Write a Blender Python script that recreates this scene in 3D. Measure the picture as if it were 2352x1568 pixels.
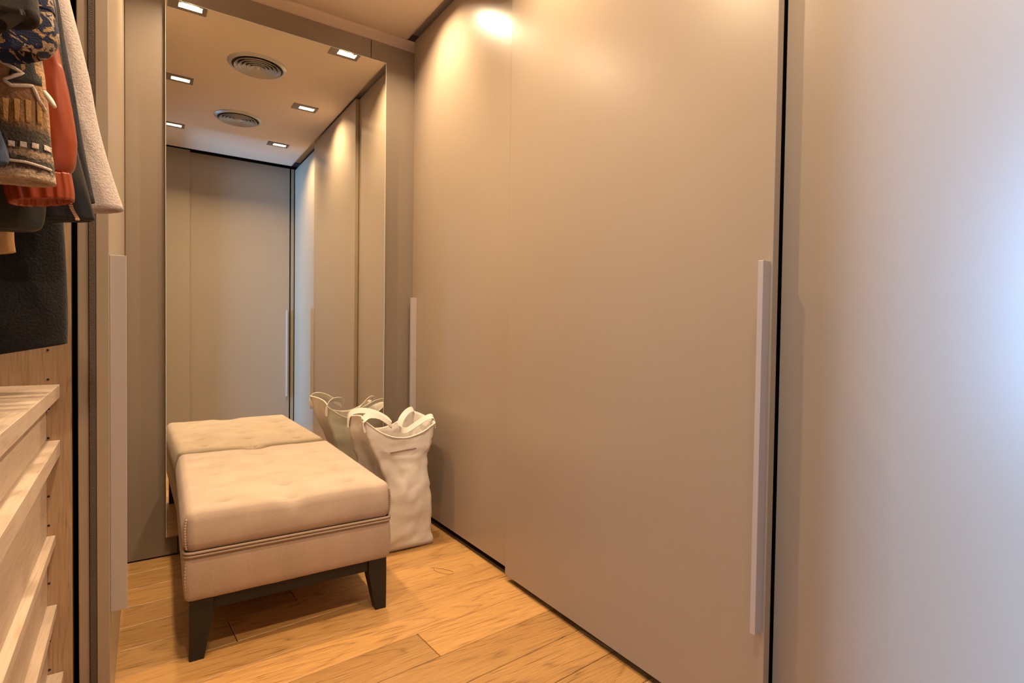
import bpy, bmesh, math, random
from mathutils import Vector, Matrix, noise
random.seed(7)
scene = bpy.context.scene
for o in list(bpy.data.objects): bpy.data.objects.remove(o, do_unlink=True)
COL = scene.collection
PI = math.pi

# ------------------------------------------------------------------ camera
CAM_H = 0.9416
YAW, PITCH, ROLL, FPX = 0.5989, 0.0216, 0.0130, 1232.7
cam_d = bpy.data.cameras.new('camera'); cam = bpy.data.objects.new('camera', cam_d); COL.objects.link(cam)
cam_d.sensor_width = 36.0; cam_d.lens = FPX / 2352 * 36.0; cam_d.clip_start = 0.02
fw = Vector((math.sin(YAW)*math.cos(PITCH), math.cos(YAW)*math.cos(PITCH), -math.sin(PITCH)))
rt = Vector((math.cos(YAW), -math.sin(YAW), 0)); up = rt.cross(fw)
r2 = rt*math.cos(ROLL) + up*math.sin(ROLL); u2 = up*math.cos(ROLL) - rt*math.sin(ROLL)
m = Matrix((r2, u2, -fw)).transposed().to_4x4(); m.translation = Vector((0, 0, CAM_H))
cam.matrix_world = m
scene.camera = cam

# ------------------------------------------------------------------ light and exposure
scene.view_settings.view_transform = 'Standard'; scene.view_settings.look = 'None'
scene.view_settings.gamma = 1.0; scene.view_settings.use_curve_mapping = False
scene.view_settings.exposure = 0.0
world = bpy.data.worlds.new('world'); scene.world = world; world.use_nodes = True
bg = world.node_tree.nodes['Background']; bg.inputs[0].default_value = (0.50, 0.68, 1.0, 1); bg.inputs[1].default_value = 0.9
LAMP_W = 16.3                     # each halogen downlight
LAMP_COL = (1.0, 0.735, 0.455)
DAY_W = 320.0                     # daylight entering by the window of the next room
dl = bpy.data.lights.new('window_daylight', 'AREA'); dl.shape = 'RECTANGLE'; dl.size = 1.5; dl.size_y = 0.56
dl.color = (0.24, 0.53, 1.0); dl.energy = DAY_W
dlo = bpy.data.objects.new('window_daylight', dl); COL.objects.link(dlo)
dlo.location = (-2.32, 0.60, 1.20); dlo.rotation_euler = (0, -PI/2, 0)

# ------------------------------------------------------------------ materials
def mat(name, col=(0.5,0.5,0.5), rough=0.5, metal=0.0, spec=0.5, bump=0.0, bscale=200.0, var=0.0, vscale=6.0,
        sheen=0.0, emit=None, estr=0.0, coat=0.0, stretch=(1,1,1)):
    M = bpy.data.materials.new(name); M.use_nodes = True
    nt = M.node_tree; b = nt.nodes['Principled BSDF']
    b.inputs['Base Color'].default_value = (*col, 1); b.inputs['Roughness'].default_value = rough
    b.inputs['Metallic'].default_value = metal; b.inputs['Specular IOR Level'].default_value = spec
    if sheen: b.inputs['Sheen Weight'].default_value = sheen; b.inputs['Sheen Roughness'].default_value = 0.4
    if coat: b.inputs['Coat Weight'].default_value = coat; b.inputs['Coat Roughness'].default_value = 0.25
    if emit: b.inputs['Emission Color'].default_value = (*emit, 1); b.inputs['Emission Strength'].default_value = estr
    tc = nt.nodes.new('ShaderNodeTexCoord'); mp = nt.nodes.new('ShaderNodeMapping')
    mp.inputs['Scale'].default_value = stretch; nt.links.new(tc.outputs['Object'], mp.inputs['Vector'])
    if bump:
        n = nt.nodes.new('ShaderNodeTexNoise'); n.inputs['Scale'].default_value = bscale; n.inputs['Detail'].default_value = 4
        bp = nt.nodes.new('ShaderNodeBump'); bp.inputs['Strength'].default_value = bump; bp.inputs['Distance'].default_value = 0.002
        nt.links.new(mp.outputs[0], n.inputs['Vector']); nt.links.new(n.outputs[0], bp.inputs['Height']); nt.links.new(bp.outputs[0], b.inputs['Normal'])
    if var:
        n = nt.nodes.new('ShaderNodeTexNoise'); n.inputs['Scale'].default_value = vscale; n.inputs['Detail'].default_value = 5
        r = nt.nodes.new('ShaderNodeValToRGB')
        r.color_ramp.elements[0].color = (*[c*(1-var) for c in col], 1); r.color_ramp.elements[1].color = (*[min(1, c*(1+var)) for c in col], 1)
        r.color_ramp.elements[0].position = 0.3; r.color_ramp.elements[1].position = 0.7
        nt.links.new(mp.outputs[0], n.inputs['Vector']); nt.links.new(n.outputs[0], r.inputs[0]); nt.links.new(r.outputs[0], b.inputs['Base Color'])
    return M

def wood(name, c0, c1, c2, axis='X', rough=0.4, gs=1.0, rnd=0.12, bump=0.15):
    """oak-like grain running along `axis`; tone varies per object"""
    M = bpy.data.materials.new(name); M.use_nodes = True; nt = M.node_tree; N = nt.nodes; L = nt.links
    b = N['Principled BSDF']; b.inputs['Roughness'].default_value = rough
    tc = N.new('ShaderNodeTexCoord'); oi = N.new('ShaderNodeObjectInfo')
    off = N.new('ShaderNodeVectorMath'); off.operation = 'SCALE'; off.inputs[0].default_value = (7.1, 3.7, 5.3); L.new(oi.outputs['Random'], off.inputs['Scale'])
    add = N.new('ShaderNodeVectorMath'); L.new(tc.outputs['Object'], add.inputs[0]); L.new(off.outputs[0], add.inputs[1])
    mp = N.new('ShaderNodeMapping'); s = {'X': (1.3, 11, 11), 'Y': (11, 1.3, 11), 'Z': (11, 11, 1.3)}[axis]
    mp.inputs['Scale'].default_value = tuple(v*gs for v in s); L.new(add.outputs[0], mp.inputs['Vector'])
    # cathedral figure: rings of a slowly warped field
    n1 = N.new('ShaderNodeTexNoise'); n1.inputs['Scale'].default_value = 0.75; n1.inputs['Detail'].default_value = 2.0; n1.inputs['Distortion'].default_value = 0.6; L.new(mp.outputs[0], n1.inputs['Vector'])
    mu = N.new('ShaderNodeMath'); mu.operation = 'MULTIPLY'; mu.inputs[1].default_value = 26; L.new(n1.outputs[0], mu.inputs[0])
    fr = N.new('ShaderNodeMath'); fr.operation = 'PINGPONG'; fr.inputs[1].default_value = 1.0; L.new(mu.outputs[0], fr.inputs[0])
    pw = N.new('ShaderNodeMath'); pw.operation = 'POWER'; pw.inputs[1].default_value = 5.0; L.new(fr.outputs[0], pw.inputs[0])
    # fine fibres, pores
    m2 = N.new('ShaderNodeMapping'); s2 = {'X': (11, 340, 340), 'Y': (340, 11, 340), 'Z': (340, 340, 11)}[axis]
    m2.inputs['Scale'].default_value = s2; L.new(add.outputs[0], m2.inputs['Vector'])
    n2 = N.new('ShaderNodeTexNoise'); n2.inputs['Scale'].default_value = 1.2; n2.inputs['Detail'].default_value = 3; L.new(m2.outputs[0], n2.inputs['Vector'])
    fm = N.new('ShaderNodeMapRange'); fm.inputs[1].default_value = 0.35; fm.inputs[2].default_value = 0.68; L.new(n2.outputs[0], fm.inputs[0])
    # dashes break the rings into pore streaks
    pm = N.new('ShaderNodeMath'); pm.operation = 'MULTIPLY'; L.new(pw.outputs[0], pm.inputs[0]); L.new(fm.outputs[0], pm.inputs[1])
    n3 = N.new('ShaderNodeTexNoise'); n3.inputs['Scale'].default_value = 0.5; n3.inputs['Detail'].default_value = 3; L.new(mp.outputs[0], n3.inputs['Vector'])
    mixa = N.new('ShaderNodeMix'); mixa.data_type = 'RGBA'; mixa.inputs['A'].default_value = (*c0, 1); mixa.inputs['B'].default_value = (*c1, 1); L.new(n3.outputs[0], mixa.inputs['Factor'])
    mf = N.new('ShaderNodeMath'); mf.operation = 'MULTIPLY'; mf.inputs[1].default_value = 0.38; L.new(fm.outputs[0], mf.inputs[0])
    mixb = N.new('ShaderNodeMix'); mixb.data_type = 'RGBA'; mixb.inputs['B'].default_value = (*c2, 1); L.new(mf.outputs[0], mixb.inputs['Factor']); L.new(mixa.outputs['Result'], mixb.inputs['A'])
    pf = N.new('ShaderNodeMath'); pf.operation = 'MULTIPLY'; pf.inputs[1].default_value = 0.95; L.new(pm.outputs[0], pf.inputs[0])
    mixc = N.new('ShaderNodeMix'); mixc.data_type = 'RGBA'; mixc.inputs['B'].default_value = (*c2, 1); L.new(pf.outputs[0], mixc.inputs['Factor']); L.new(mixb.outputs['Result'], mixc.inputs['A'])
    hs = N.new('ShaderNodeHueSaturation'); L.new(mixc.outputs['Result'], hs.inputs['Color'])
    mr = N.new('ShaderNodeMapRange'); mr.inputs[3].default_value = 1-rnd; mr.inputs[4].default_value = 1+rnd*0.7; L.new(oi.outputs['Random'], mr.inputs[0]); L.new(mr.outputs[0], hs.inputs['Value'])
    L.new(hs.outputs[0], b.inputs['Base Color'])
    bp = N.new('ShaderNodeBump'); bp.inputs['Strength'].default_value = bump; bp.inputs['Distance'].default_value = 0.001; bp.invert = True
    L.new(fm.outputs[0], bp.inputs['Height']); L.new(bp.outputs[0], b.inputs['Normal'])
    return M

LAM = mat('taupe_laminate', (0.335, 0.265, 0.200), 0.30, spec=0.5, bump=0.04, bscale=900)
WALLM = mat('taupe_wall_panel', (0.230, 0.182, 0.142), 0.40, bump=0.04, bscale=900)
EDGEM = mat('door_edge', (0.36, 0.29, 0.24), 0.4)
HANDM = mat('handle_lacquer', (0.42, 0.37, 0.36), 0.30, spec=0.6)
CEILM = mat('ceiling_paint', (0.62, 0.505, 0.41), 0.9, bump=0.05, bscale=500)
DARKM = mat('painted_void_shade', (0.02, 0.016, 0.012), 0.9)  # near-black colour stands in for unlit depth in gaps, holes and recesses
TRACKM = mat('dark_track', (0.05, 0.03, 0.018), 0.6)
OAK = wood('oak_floor', (0.60, 0.345, 0.125), (0.46, 0.235, 0.072), (0.17, 0.072, 0.022), 'X', 0.42, rnd=0.22)
CARC = wood('pale_oak_carcass_vertical', (0.50, 0.345, 0.215), (0.42, 0.28, 0.165), (0.26, 0.16, 0.085), 'Z', 0.55, 1.6, 0.02, 0.08)
SHELFM = wood('pale_oak_shelf', (0.54, 0.43, 0.34), (0.50, 0.39, 0.30), (0.38, 0.27, 0.19), 'Y', 0.55, 1.6, 0.03, 0.05)
ALU = mat('brushed_aluminium', (0.46, 0.45, 0.45), 0.40, metal=0.7, bump=0.05, bscale=600)
BEZ = mat('lamp_bezel', (0.20, 0.165, 0.14), 0.45, metal=0.3)
LAMPM = mat('lit_halogen_tube', (1, 1, 1), 0.5, emit=(1.0, 0.93, 0.82), estr=14)
REFL = mat('lamp_reflector', (0.85, 0.82, 0.78), 0.25, metal=0.8)
MIRM = mat('mirror_silvering', (0.88, 0.89, 0.82), 0.005, metal=1.0)
MIRE = mat('mirror_glass_edge', (0.75, 0.80, 0.72), 0.1, spec=0.8)
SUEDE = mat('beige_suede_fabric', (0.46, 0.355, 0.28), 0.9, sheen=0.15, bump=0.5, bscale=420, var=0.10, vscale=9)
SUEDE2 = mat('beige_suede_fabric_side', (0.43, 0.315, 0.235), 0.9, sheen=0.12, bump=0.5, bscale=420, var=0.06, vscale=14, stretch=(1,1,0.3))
SEAMM = mat('suede_piping', (0.36, 0.26, 0.19), 0.85)
WHITE = mat('white_button_thread', (0.9, 0.86, 0.8), 0.7)
WENGE = mat('dark_stained_wood', (0.020, 0.017, 0.012), 0.5, spec=0.3, bump=0.1, bscale=300)
CANVAS = mat('cream_cotton_canvas', (0.68, 0.62, 0.57), 0.88, bump=0.6, bscale=700, sheen=0.1)
CANVAS2 = mat('cream_cotton_webbing', (0.70, 0.65, 0.61), 0.85, bump=0.5, bscale=500)
SLITM = mat('pocket_slit_shadow_gap', (0.25, 0.15, 0.09), 0.9)  # brown colour painted as the shadow inside the slit
BRUSH = mat('dark_pile_brush', (0.10, 0.07, 0.055), 0.95, bump=1.0, bscale=500)
HAIRM = mat('dark_hair', (0.12, 0.05, 0.02), 0.5)

# ------------------------------------------------------------------ helpers
def ob(name, me, material=None, parent=None, smooth=False):
    if isinstance(me, bmesh.types.BMesh):
        bm = me; me = bpy.data.meshes.new(name); bmesh.ops.recalc_face_normals(bm, faces=bm.faces[:]); bm.to_mesh(me); bm.free()
    o = bpy.data.objects.new(name, me); COL.objects.link(o)
    if material: me.materials.append(material)
    if smooth:
        for p in me.polygons: p.use_smooth = True
    if parent: o.parent = parent
    return o
def tag(o, label, cat, group=None):
    o['label'] = label; o['category'] = cat
    if group: o['group'] = group
    return o
def thing(name, label, cat, group=None, loc=(0,0,0)):
    o = bpy.data.objects.new(name, None); o.location = loc; COL.objects.link(o); o.empty_display_size = 0.05
    return tag(o, label, cat, group)
def box(bm, x0, x1, y0, y1, z0, z1, bev=0.0, seg=2):
    r = bmesh.ops.create_cube(bm, size=1.0)
    bmesh.ops.scale(bm, vec=(x1-x0, y1-y0, z1-z0), verts=r['verts'])
    bmesh.ops.translate(bm, vec=((x0+x1)/2, (y0+y1)/2, (z0+z1)/2), verts=r['verts'])
    if bev:
        es = list({e for v in r['verts'] for e in v.link_edges})
        bmesh.ops.bevel(bm, geom=es, offset=bev, segments=seg, affect='EDGES', profile=0.5)
    return bm
def boxo(name, x0, x1, y0, y1, z0, z1, material, parent=None, bev=0.0, seg=2, loc=None):
    bm = bmesh.new()
    if loc is None: loc = Vector((0, 0, 0))
    box(bm, x0-loc[0], x1-loc[0], y0-loc[1], y1-loc[1], z0-loc[2], z1-loc[2], bev, seg)
    return ob(name, bm, material, parent)
def tube(bm, pts, r, n=8, closed=False, rad=None):
    pts = [Vector(p) for p in pts]; rings = []; k = len(pts); prev = None
    for i, p in enumerate(pts):
        a = pts[(i-1) % k] if (closed or i > 0) else p; b = pts[(i+1) % k] if (closed or i < k-1) else p
        t = (b-a).normalized()
        if prev is None: prev = t.orthogonal().normalized()
        nrm = (prev - t*prev.dot(t)).normalized(); prev = nrm; bn = t.cross(nrm)
        rr = rad[i] if rad else r
        rings.append([bm.verts.new(p + nrm*rr*math.cos(2*PI*j/n) + bn*rr*math.sin(2*PI*j/n)) for j in range(n)])
    for i in range(k if closed else k-1):
        A = rings[i]; B = rings[(i+1) % k]
        for j in range(n): bm.faces.new((A[j], A[(j+1) % n], B[(j+1) % n], B[j]))
    if not closed: bm.faces.new(rings[0][::-1]); bm.faces.new(rings[-1])
    return bm
def spline(P, n):
    P = [Vector(p) for p in P]; out = []
    for i in range(len(P)-1):
        p0 = P[max(i-1, 0)]; p1 = P[i]; p2 = P[i+1]; p3 = P[min(i+2, len(P)-1)]
        for k in range(n):
            t = k/n; out.append(0.5*((2*p1)+(p2-p0)*t+(2*p0-5*p1+4*p2-p3)*t*t+(3*p1-p0-3*p2+p3)*t**3))
    out.append(P[-1]); return out
def lathe(bm, prof, n=48, z0=0):
    rings = [[bm.verts.new((r*math.cos(2*PI*j/n), r*math.sin(2*PI*j/n), z+z0)) for j in range(n)] for r, z in prof]
    for A, B in zip(rings, rings[1:]):
        for j in range(n): bm.faces.new((A[j], A[(j+1) % n], B[(j+1) % n], B[j]))
    return bm
def struct(o): o['kind'] = 'structure'; return o

# ------------------------------------------------------------------ setting: dimensions
YM = 2.584          # far wall
CEIL = 2.405
XW = 1.22           # back of the right shell
def clip_poly(P, x0, x1, y0, y1):
    def cut(P, f, g):
        out = []
        for i in range(len(P)):
            a, b = P[i-1], P[i]; fa, fb = f(a), f(b)
            if (fa >= 0) != (fb >= 0):
                t = fa/(fa-fb); out.append((a[0]+(b[0]-a[0])*t, a[1]+(b[1]-a[1])*t))
            if fb >= 0: out.append(b)
        return out
    for f in (lambda p: p[0]-x0, lambda p: x1-p[0], lambda p: p[1]-y0, lambda p: y1-p[1]):
        P = cut(P, f, None)
        if len(P) < 3: return []
    return P
# floor: sub-floor slab with boards laid on it one by one
fl = struct(boxo('floor', -2.5, XW+0.02, -0.46, YM+0.02, -0.06, -0.008, TRACKM))
SL = 0.066; ang = math.atan(SL); ca, sa = math.cos(ang), math.sin(ang)
PW = 0.1425*ca
def plank(u0, u1, row):
    # u along the board, v across; v=0 at the seam through (0, 1.609)
    v0 = row*PW; v1 = v0+PW; e = 0.0010
    P = [(u0+e, v0+e), (u1-e, v0+e), (u1-e, v1-e), (u0+e, v1-e)]
    P = [(u*ca - v*sa, 1.609 + u*sa + v*ca) for u, v in P]
    P = clip_poly(P, -2.45 if row < -7 else -0.66, 1.205, -0.30, YM-0.001)
    if len(P) < 3: return
    cx = sum(p[0] for p in P)/len(P); cy = sum(p[1] for p in P)/len(P)
    bm = bmesh.new(); vs = [bm.verts.new((x-cx, y-cy, 0)) for x, y in P]; f = bm.faces.new(vs)
    r = bmesh.ops.extrude_face_region(bm, geom=[f]); ev = [g for g in r['geom'] if isinstance(g, bmesh.types.BMVert)]
    bmesh.ops.translate(bm, vec=(0, 0, -0.0075), verts=ev)
    bmesh.ops.bevel(bm, geom=[e_ for e_ in bm.edges if all(v.co.z > -0.001 for v in e_.verts)], offset=0.0016, segments=1, affect='EDGES')
    o = ob('plank', bm, OAK, fl); o.location = (cx, cy, 0)
JOINT = {-1: [0.30, -0.95], -2: [-0.62], -3: [-0.30], 0: [0.30], -2: [0.80, -0.5], 1: [-0.2], 2: [0.86], 3: [0.05], -4: [0.35], -5: [0.9]}
JOINT = {0: [-0.45], 1: [0.235], 2: [0.45], 3: [0.50], 4: [0.40], 5: [0.55], 6: [0.35], 7: [0.5], -1: [-0.40], -2: [0.683], -3: [-0.25], -4: [-0.6], -5: [0.2]}
for row in range(-14, 8):
    js = sorted(JOINT.get(row, [random.uniform(-0.5, 1.0)]))
    xs = [js[0]-3.4, js[0]-1.7] + js + [js[-1]+1.7, js[-1]+3.4]
    for a, b in zip(xs, xs[1:]): plank(a, b, row)

# ceiling slab with openings cut for the lamps
LX, RX = 0.160, 0.879
LYS = (2.190, 1.318, 0.437)
VENTS = [(0.521, 1.763), (0.540, 0.853)]
def ceiling():
    holes = [(x-0.072, x+0.072, y-0.042, y+0.042) for x in (LX, RX) for y in LYS]
    X0, X1, Y0, Y1 = -0.030, 1.1105, -0.13, YM
    xs = sorted({X0, X1, *[h[0] for h in holes], *[h[1] for h in holes]}); ys = sorted({Y0, Y1, *[h[2] for h in holes], *[h[3] for h in holes]})
    bm = bmesh.new(); V = {}
    def v(x, y):
        if (x, y) not in V: V[(x, y)] = bm.verts.new((x, y, CEIL))
        return V[(x, y)]
    for a, b in zip(xs, xs[1:]):
        for c, d in zip(ys, ys[1:]):
            mx, my = (a+b)/2, (c+d)/2
            if any(h[0] < mx < h[1] and h[2] < my < h[3] for h in holes): continue
            bm.faces.new((v(a, c), v(a, d), v(b, d), v(b, c)))
    r = bmesh.ops.extrude_face_region(bm, geom=bm.faces[:]); ev = [g for g in r['geom'] if isinstance(g, bmesh.types.BMVert)]
    bmesh.ops.translate(bm, vec=(0, 0, 0.045), verts=ev)
    # soften the shadow-gap edges
    es = [e for e in bm.edges if all(abs(q.co.z-CEIL) < 1e-5 for q in e.verts) and
          (all(abs(q.co.x-X1) < 1e-5 for q in e.verts) or all(abs(q.co.y-Y0) < 1e-5 for q in e.verts) or all(abs(q.co.x-X0) < 1e-5 for q in e.verts))]
    bmesh.ops.bevel(bm, geom=es, offset=0.022, segments=6, affect='EDGES', profile=0.5)
    return struct(ob('ceiling', bm, CEILM))
ceiling()
bm = bmesh.new()   # plaster strip and soft cove between panels and ceiling
prof = [(YM+0.012, 2.349), (YM+0.012, 2.392)] + [(YM+0.012-0.012*(1-math.cos(a)), 2.392+0.0125*math.sin(a)) for a in (0.4, 0.8, 1.2, 1.57)] + [(YM+0.022, 2.405), (YM+0.022, 2.349)]
for x in (-0.12, 1.20):
    bm.faces.new([bm.verts.new((x, a, b)) for a, b in prof])
bm.verts.ensure_lookup_table(); n_ = len(prof)
for i in range(n_): bm.faces.new((bm.verts[i], bm.verts[(i+1) % n_], bm.verts[n_+(i+1) % n_], bm.verts[n_+i]))
struct(ob('trim_3', bm, CEILM))
struct(boxo('trim_1', -0.75, XW+0.02, -0.13, YM+0.08, 2.452, 2.52, CEILM))
struct(boxo('trim_4', -0.75, XW+0.02, -0.46, -0.131, 2.452, 2.52, DARKM))                     # soffit over the gap, coloured near-black to deepen its shade
# far wall: carcass wall with three flush panels
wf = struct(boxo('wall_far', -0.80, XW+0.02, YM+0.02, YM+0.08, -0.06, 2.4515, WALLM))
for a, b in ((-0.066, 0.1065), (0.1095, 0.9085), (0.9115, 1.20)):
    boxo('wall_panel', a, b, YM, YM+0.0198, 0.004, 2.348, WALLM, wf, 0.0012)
struct(boxo('wall_right', XW+0.35, XW+0.40, -0.46, YM+0.02, -0.06, 2.47, DARKM))
struct(boxo('wall_back', -0.40, XW+0.40, -0.46, -0.41, -0.06, 2.47, DARKM))
# left wall with the doorway to the next room
wl = bmesh.new()
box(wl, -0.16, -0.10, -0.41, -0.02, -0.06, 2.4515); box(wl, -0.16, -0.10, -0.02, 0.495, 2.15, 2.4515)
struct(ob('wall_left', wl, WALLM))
# next room (daylight comes through its window and the doorway)
nr = bmesh.new(); box(nr, -2.5, -0.162, -0.62, -0.56, 0, 2.5); box(nr, -2.5, -0.80, 1.7, 1.76, 0, 2.5)
box(nr, -2.5, -2.44, -0.62, 0.28, 0, 2.5); box(nr, -2.5, -2.44, 0.92, 1.76, 0, 2.5); box(nr, -2.5, -2.44, 0.28, 0.92, 0, 0.45); box(nr, -2.5, -2.44, 0.28, 0.92, 2.15, 2.5)
struct(ob('wall_outer', nr, mat('pale_plaster', (0.7, 0.68, 0.64), 0.9)))
struct(boxo('trim_2', -2.5, -0.162, -0.62, 1.76, 2.52, 2.56, mat('plaster_soffit', (0.7, 0.68, 0.64), 0.9)))
wn = bmesh.new(); box(wn, -2.47, -2.43, 0.28, 0.32, 0.45, 2.15); box(wn, -2.47, -2.43, 0.88, 0.92, 0.45, 2.15)
box(wn, -2.47, -2.43, 0.32, 0.88, 0.45, 0.5); box(wn, -2.47, -2.43, 0.32, 0.88, 2.10, 2.15)
struct(ob('window_1', wn, mat('window_frame_white', (0.75, 0.75, 0.75), 0.4)))

# ------------------------------------------------------------------ wardrobes
def hbar(x0, x1, y0, y1, z0, z1, parent):
    return boxo('handle', x0, x1, y0, y1, z0, z1, HANDM, parent, 0.0008, 2)
# right wardrobe
wr = thing('wardrobe', 'long taupe wardrobe with tall satin sliding doors filling the right wall', 'wardrobe', loc=(1.2, 1.2, 0))
def child_world(o, par): o.matrix_parent_inverse = Matrix.Translation(par.location).inverted(); return o
c = bmesh.new(); box(c, 1.205, 1.56, -0.40, YM, 0.0, 2.44)
child_world(ob('carcass', c, DARKM, wr), wr)  # solid block, coloured near-black as the shade seen between the doors
child_world(boxo('bottom_track', 1.146, 1.204, -0.24, YM-0.004, 0.0, 0.010, TRACKM, wr), wr)
child_world(boxo('top_rail', 1.178, 1.204, -0.24, YM-0.004, 2.40, 2.455, DARKM, wr), wr)
def rdoor(x0, x1, y0, y1, z0, z1):
    return child_world(boxo('door', x0, x1, y0, y1, z0, z1, LAM, wr, 0.0015, 2), wr)
d1 = rdoor(1.137, 1.157, 1.608, 2.583, 0.034, 2.408)
d2 = rdoor(1.112, 1.1345, 0.640, 1.657, 0.024, 2.408)
d3 = rdoor(1.157, 1.177, -0.238, 0.6455, 0.020, 2.408)
boxo('handle', 1.107, 1.1368, 2.528, 2.542, 0.290, 1.098, HANDM, d1, 0.0008)
boxo('handle', 1.085, 1.1118, 0.6455, 0.6575, 0.289, 1.097, HANDM, d2, 0.0008)
# back wardrobe (behind the camera, seen in the mirror)
wb = thing('wardrobe', 'taupe wardrobe on the back wall seen in the mirror, one sliding door standing proud', 'wardrobe', loc=(0.5, -0.3, 0))
child_world(boxo('carcass', -0.09, 1.18, -0.405, -0.295, 0, 2.44, DARKM, wb), wb)
b1 = child_world(boxo('door', 0.300, 1.116, -0.283, -0.263, 0.02, 2.42, LAM, wb, 0.0015), wb)
b2 = child_world(boxo('door', -0.095, 0.312, -0.2615, -0.240, 0.02, 2.43, LAM, wb, 0.0015), wb)
child_world(boxo('filler_strip', 1.128, 1.1545, -0.285, -0.263, 0.02, 2.42, LAM, wb), wb)
boxo('handle', 1.086, 1.098, -0.2635, -0.235, 0.290, 1.098, HANDM, b1, 0.0008)
# left wardrobe, standing open
wo = thing('wardrobe', 'open pale oak wardrobe on the left with hanging rail, shelves and inset drawers', 'wardrobe', loc=(-0.4, 1.0, 0))
CW = lambda o: child_world(o, wo)
CW(boxo('side_panel', -0.74, -0.1335, 1.500, 1.522, 0.02, 2.42, CARC, wo, 0.0008))
CW(boxo('side_panel', -0.74, -0.1335, 0.498, 0.520, 0.02, 2.42, CARC, wo, 0.0008))
CW(boxo('back_panel', -0.76, -0.742, 0.498, 1.522, 0.02, 2.42, CARC, wo))
CW(boxo('top_panel', -0.74, -0.1335, 0.5205, 1.4995, 2.40, 2.42, CARC, wo))
CW(boxo('plinth', -0.74, -0.15, 0.5, 1.52, 0.0, 0.0195, TRACKM, wo))
CW(boxo('carcass', -0.74, -0.136, 1.5225, YM-0.002, 0.0, 2.44, DARKM, wo))  # closed block whose dark colour paints the shade in the door gap
bm = bmesh.new(); tube(bm, [(-0.42, 0.521, 1.955), (-0.42, 1.499, 1.955)], 0.0125, 16); CW(ob('hanging_rail', bm, ALU, wo, True))
def fx(y): return (1.5-y)*0.0187
def board(xf, z0, z1, name='shelf', xb=-0.735, th=None):
    bm = bmesh.new(); y0, y1 = 0.5215, 1.4990; back0 = xb if th is None else xf-th
    P = [(xf+fx(y0), y0), (xf+fx(y1), y1), ((xb if th is None else xf+fx(y1)-th), y1), ((xb if th is None else xf+fx(y0)-th), y0)]
    vs = [bm.verts.new((x, y, z)) for z in (z0, z1) for x, y in P]
    for f in ((0,1,2,3), (4,5,6,7), (0,1,5,4), (1,2,6,5), (2,3,7,6), (3,0,4,7)): bm.faces.new([vs[i] for i in f])
    bmesh.ops.bevel(bm, geom=bm.edges[:], offset=0.0008, segments=1, affect='EDGES')
    return CW(ob(name, bm, SHELFM, wo))
board(-0.1530, 0.784, 0.812); board(-0.1530, 0.660, 0.692); board(-0.1615, 0.467, 0.487); board(-0.1595, 0.316, 0.336); board(-0.1490, 0.166, 0.186)
for z0, z1 in ((0.694, 0.760), (0.489, 0.656), (0.338, 0.463), (0.188, 0.312), (0.030, 0.162)):
    board(-0.1755, z0, z1, 'drawer_front', th=0.018)
for k in range(12):
    z = 0.196 + k*0.0627
    bm = bmesh.new(); r = bmesh.ops.create_cone(bm, cap_ends=True, segments=12, radius1=0.0024, radius2=0.0024, depth=0.0006)
    bmesh.ops.rotate(bm, verts=r['verts'], matrix=Matrix.Rotation(PI/2, 3, 'X')); bmesh.ops.translate(bm, vec=(-0.1725, 1.4997, z), verts=r['verts'])
    CW(ob('pin_hole', bm, DARKM, wo))
bm = bmesh.new(); tube(bm, [(-0.1725, 1.4995, 0.757), (-0.1725, 1.489, 0.757)], 0.0026, 10); p = CW(ob('shelf_pin', bm, ALU, wo, True)); p['label'] = 'small silver shelf pin'
# sliding doors pushed back beyond the open bay
l2 = CW(boxo('door', -0.1225, -0.1035, 1.494, 2.52, 0.02, 2.41, LAM, wo, 0.002))
l1 = CW(boxo('door', -0.0905, -0.0670, 1.490, 2.575, 0.02, 2.41, LAM, wo, 0.0015))
bm = bmesh.new()   # pile brush along the near edge, slightly ragged
N = 240; ring = []
for i in range(N+1):
    z = 0.025 + 2.38*i/N; j = 0.0006*noise.noise(Vector((z*60, 0, 0)))
    ring.append([bm.verts.new((x, y, z)) for x, y in ((-0.1028-j*0.5, 1.4925+j), (-0.1020, 1.4895+j), (-0.0920, 1.4892-j), (-0.0908, 1.4925), (-0.0908, 1.510), (-0.1028, 1.510))])
for A, B in zip(ring, ring[1:]):
    for j in range(6): bm.faces.new((A[j], A[(j+1) % 6], B[(j+1) % 6], B[j]))
ob('brush_seal', bm, BRUSH, l1)
boxo('handle', -0.0668, -0.0362, 1.502, 1.514, 0.290, 1.098, HANDM, l1, 0.0008)
struct(boxo('door_1', -0.16, -0.112, 0.4705, 0.4975, 0.0, 2.149, EDGEM))

# ------------------------------------------------------------------ mirror
mi = thing('wall_mirror', 'tall frameless rectangular mirror fixed to the far taupe wall', 'mirror', loc=(0.52, 2.56, 0.09))
child_world(boxo('backing', 0.090, 0.950, 2.554, YM-0.0002, 0.110, 2.215, TRACKM, mi), mi)
g = child_world(boxo('mirror_glass', 0.067, 0.972, 2.548, 2.5538, 0.088, 2.236, MIRM, mi), mi)
for x0, x1, z0, z1 in ((0.9722, 0.9736, 0.088, 2.236), (0.0656, 0.0668, 0.088, 2.236), (0.067, 0.972, 2.2362, 2.2376)):
    child_world(boxo('polished_edge', x0, x1, 2.5475, 2.5538, z0, z1, MIRE, mi), mi)

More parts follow.
